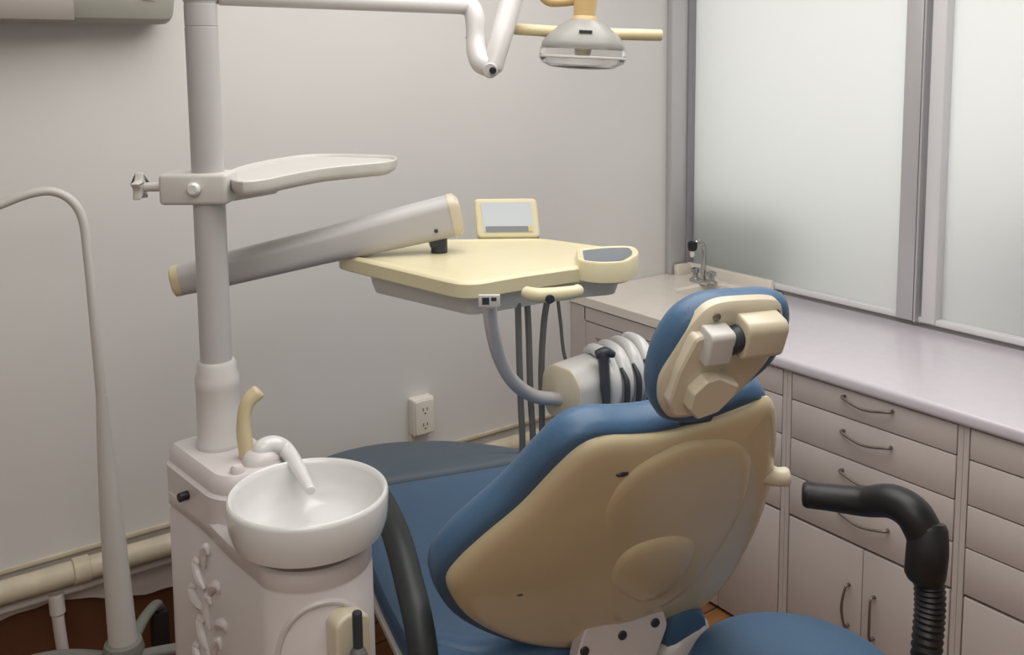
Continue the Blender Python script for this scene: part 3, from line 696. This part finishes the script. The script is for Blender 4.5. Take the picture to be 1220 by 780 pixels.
qd = [(815, 482), (820, 462), (836, 447), (852, 442), (868, 449), (876, 452), (868, 466), (850, 484), (825, 493)]
lo_ = [hh2(*p, .02) for p in qd]
if area2(lo_) < 0: lo_.reverse()
finish('tilt_quadrant', PD(rpoly(lo_, .004), [(0, .0), (0, .030), (.003, .034)], fh_), 'ivory', hp_)
th_ = [(838, 476), (848, 456), (870, 440), (905, 428), (912, 436), (898, 456), (872, 478)]
lo_ = [hh2(*p, .0) for p in th_]
if area2(lo_) < 0: lo_.reverse()
for px, py in ((853, 377), (924, 372)):
    finish('screw', LT([(.006, 0), (.006, .003), (.003, .005)], fr(H3(px, py, .002), Lx, Z=Nh), 14), 'bronze', hp_)
finish('tilt_button', LT([(.005, 0), (.006, .008), (.003, .011)], fr(H3(866, 466, .018), Lx, Z=Nh), 14), 'porcelain', hp_)
s0 = H3(838, 488, -.012); 
finish('headrest_stem', BX((-.026, -.035, -.016), (.026, .05, .0), fr(s0+Nh*.0, Lx, Y=Ub), .003), 'dark', chair)
# seat and leg rest
ZS = .555
def ch(a, l, z): return V((HP.x, HP.y, 0))+A*a+Lx*l+Zv*z
fs_ = (V((HP.x, HP.y, 0)), Lx, A, Zv)
so2 = rpoly([(-.245, .03), (.25, .03), (.275, .80), (-.275, .80)], [.09, .09, .03, .03], 8)
so2 = resample(so2, 130)
def seatz(x, y): return -.035*math.exp(-((y-.28)/.22)**2)+.03*max(0, (abs(x)-.16)/.1)**2*.6
finish('seat_cushion', PD(so2, [(.03, ZS-.085), (.008, ZS-.08), (0, ZS-.065), (-.002, ZS-.04), (.006, ZS-.02), (.028, ZS-.006), (.05, ZS)], fs_, zf=lambda x, y: seatz(x, y), dome=(.004, 10)), 'blue', chair)
lo2 = resample(rpoly([(-.275, .795), (.275, .795), (.29, .86), (.12, 1.06), (-.12, 1.14), (-.33, 1.05)], [.02, .02, .10, .14, .12, .16], 8), 120)
finish('leg_rest', PD(lo2, [(.03, ZS-.12), (.006, ZS-.10), (0, ZS-.05), (.006, ZS-.018), (.02, ZS-.004), (.04, ZS+.001)], fs_, zf=lambda x, y: -.09*max(0, y-.80), dome=(.004, 8)), 'legcover', chair)
finish('seat_pan', PD(resample(rpoly([(-.253, .04), (.25, .04), (.27, .80), (-.283, .80)], .08, 8), 110), [(.04, ZS-.110), (.008, ZS-.106), (0, ZS-.098), (0, ZS-.086), (.006, ZS-.082)], fs_), 'grey', chair)
# hip wing of the seat, seen below the back shell
hw_ = [ch(.12, -.20, .515), ch(.08, -.13, .50), ch(.07, 0, .495), ch(.08, .13, .50), ch(.12, .2, .51)]
finish('hip_roll', TB(hw_, [.035, .045, .05, .045, .04], seg=24), 'blue', chair)
wq = hitp(813, 748, HP, A)
finish('hip_wing', TB([wq+A*.0, wq+A*.15+Zv*.01, wq+A*.4+Zv*.02], [.052, .05, .04], seg=24), 'blue', chair)
# back support bracket with three bolts
VP0 = HP-A*.035
fv = (VP0, Lx, Zv, -A)
def vp2(x, y): q = hitp(x, y, VP0, A)-VP0; return (q.dot(Lx), q.z)
def bp(x, y, n): return hitp(x, y, VP0-A*.0022, A)
br_o = [(693, 764), (700, 745), (745, 738), (792, 728), (796, 745), (780, 790), (772, 850), (690, 850), (686, 790)]
lo_ = [vp2(*p) for p in br_o]
if area2(lo_) < 0: lo_.reverse()
sup = finish('back_support', PD(rpoly(lo_, .01), [(0, -.03), (0, -.003), (.003, 0)], fv), 'pwhite', chair)
for px, py in ((697, 776), (742, 757), (781, 742)):
    finish('bolt', LT([(.0015, .0015), (.0075, .0015), (.009, 0), (.009, -.004)], fr(bp(px, py, 0), Lx, Z=-A), 18), 'dark', sup)
# base cover, column and foot
bq = hitp(836, 751, ch(-.03, 0, 0), A)-HP; BCL = bq.dot(Lx); BCZ = HP.z+bq.z
finish('base_cover', PD(smooth2([(BCL-.10, .0), (BCL-.02, -.035), (BCL+.035, -.01), (BCL+.045, .1), (BCL+.03, .40), (BCL-.12, .40), (BCL-.14, .15)], 6, 90), [(.0, .10), (0, BCZ-.06), (.004, BCZ-.025), (.012, BCZ-.008), (.03, BCZ)], fs_, zf=lambda x, y: .35*(x-BCL) if x > BCL-.2 else -.07), 'pwhite', chair)
finish('lift_column', PD(rrect(.2, .3, .05, cx=.05, cy=.28), [(0, .03), (0, .42)], fs_), 'grey', chair)
finish('foot_plate', PD(resample(rrect(.34, .6, .1, cx=.06, cy=.30), 100), [(0, 0), (0, .035), (.012, .05)], fs_), 'grey', chair)
# left arm rest
Pa = ch(.2, -.315, 0); 
def ar(x, y, l=-.275): return hitp(x, y, ch(0, l, 0), Lx)
apts = [ar(436, 566), ar(455, 598), ar(473, 640), ar(489, 700), ar(501, 755), ar(510, 830)]
finish('arm_rest', TB(apts, [.022, .026, .028, .028, .028, .027], seg=24, ell=(Lx, .9)), 'darkarm', chair)

# ------------------------------------------------------------------ operator's stool
scn = hitz(948, 800, .52); 
stool = thing('operator_stool', 'round blue stool with a black padded arm curving over it', 'stool', (scn.x, scn.y, 0))
fz = (V((scn.x, scn.y, 0)), *WORLD[1:])
finish('seat', LT([(.02, .44), (.17, .44), (.195, .452), (.203, .475), (.200, .495), (.188, .520), (.16, .533), (.10, .541), (.02, .543)], fz, 64), 'blue', stool)
finish('gas_lift', LT([(.026, .08), (.026, .28), (.016, .285), (.016, .44)], fz, 24), 'chrome', stool)
for k in range(5):
    a = 2*PI*k/5+.3; d = V((math.cos(a), math.sin(a), 0)); c = V((scn.x, scn.y, 0))
    l_ = finish('leg', TB([c+Zv*.11, c+d*.12+Zv*.105, c+d*.24+Zv*.075], [.024, .02, .015]), 'black', stool)
    pp = V((-d.y, d.x, 0)); e = c+d*.24+Zv*.027
    bm = bmesh.new(); [cyl(bm, e+pp*.005*s, e+pp*.02*s, .027) for s in (-1, 1)]; cyl(bm, e, e+Zv*.05, .007); cyl(bm, e-pp*.01, e+pp*.01, .01); finish('caster', bm, 'gums', l_)
d1, d2 = 1.58, 1.70
ap = [at(961, 589, d2), at(985, 592, d2-.01), (at(1030, 597, d2-.04)), at(1062, 597, d1+.04), at(1088, 612, d1+.01), at(1104, 642, d1)]
finish('arm_pad', TB(ap, [.0235, .0235, .026, .029, .031, .031], n=10, seg=24), 'black', stool)
finish('arm_joint', TB([at(1106, 628, d1), at(1105, 655, d1-.005), at(1102, 684, d1)], [.031, .0335, .033], seg=24), 'black', stool)
base = at(1106, 690, d1)
P = [at(1106, 680, d1), at(1108, 720, d1), at(1104, 775, d1), at(1098, 860, d1+.02)]; Sp = spline(P, 14)
bm = bmesh.new(); R = [(.0255 if i % 2 else .0225) for i in range(len(Sp))]; tube(bm, Sp, R, smooth=False, seg=24); finish('bellows_post', bm, 'black', stool)
low = Sp[-1]
finish('arm_bracket', TB([low, low+Zv*-.06, V((low.x, low.y, .40)).lerp(V((scn.x, scn.y, .40)), .4), V((scn.x, scn.y, .415))], [.018]*4), 'black', stool)

# ------------------------------------------------------------------ light
w = bpy.data.worlds.new('world'); S.world = w; w.use_nodes = True
bg = w.node_tree.nodes['Background']; bg.inputs['Color'].default_value = (1, .985, .96, 1); bg.inputs['Strength'].default_value = 2.0
def area(name, loc, rot, sx, sy, e, col):
    l = bpy.data.lights.new(name, 'AREA'); l.shape = 'RECTANGLE'; l.size = sx; l.size_y = sy; l.energy = e; l.color = col
    o = bpy.data.objects.new(name, l); COL.objects.link(o); o.location = loc; o.rotation_euler = rot; return o
area('ceiling_and_fill_light', (1.2, 1.2, ZT-.03), (0, 0, 0), 1.7, 1.7, 36, (1, .975, .94))
area('ceiling_and_fill_light', (-.4, -.2, ZT-.03), (0, 0, 0), 1.5, 1.5, 22, (1, .955, .90))  # added fill lamp behind the camera for more frontal ambient
S.view_settings.view_transform = 'Standard'; S.view_settings.look = 'None'; S.view_settings.exposure = 0; S.view_settings.gamma = 1
S.view_settings.use_curve_mapping = False
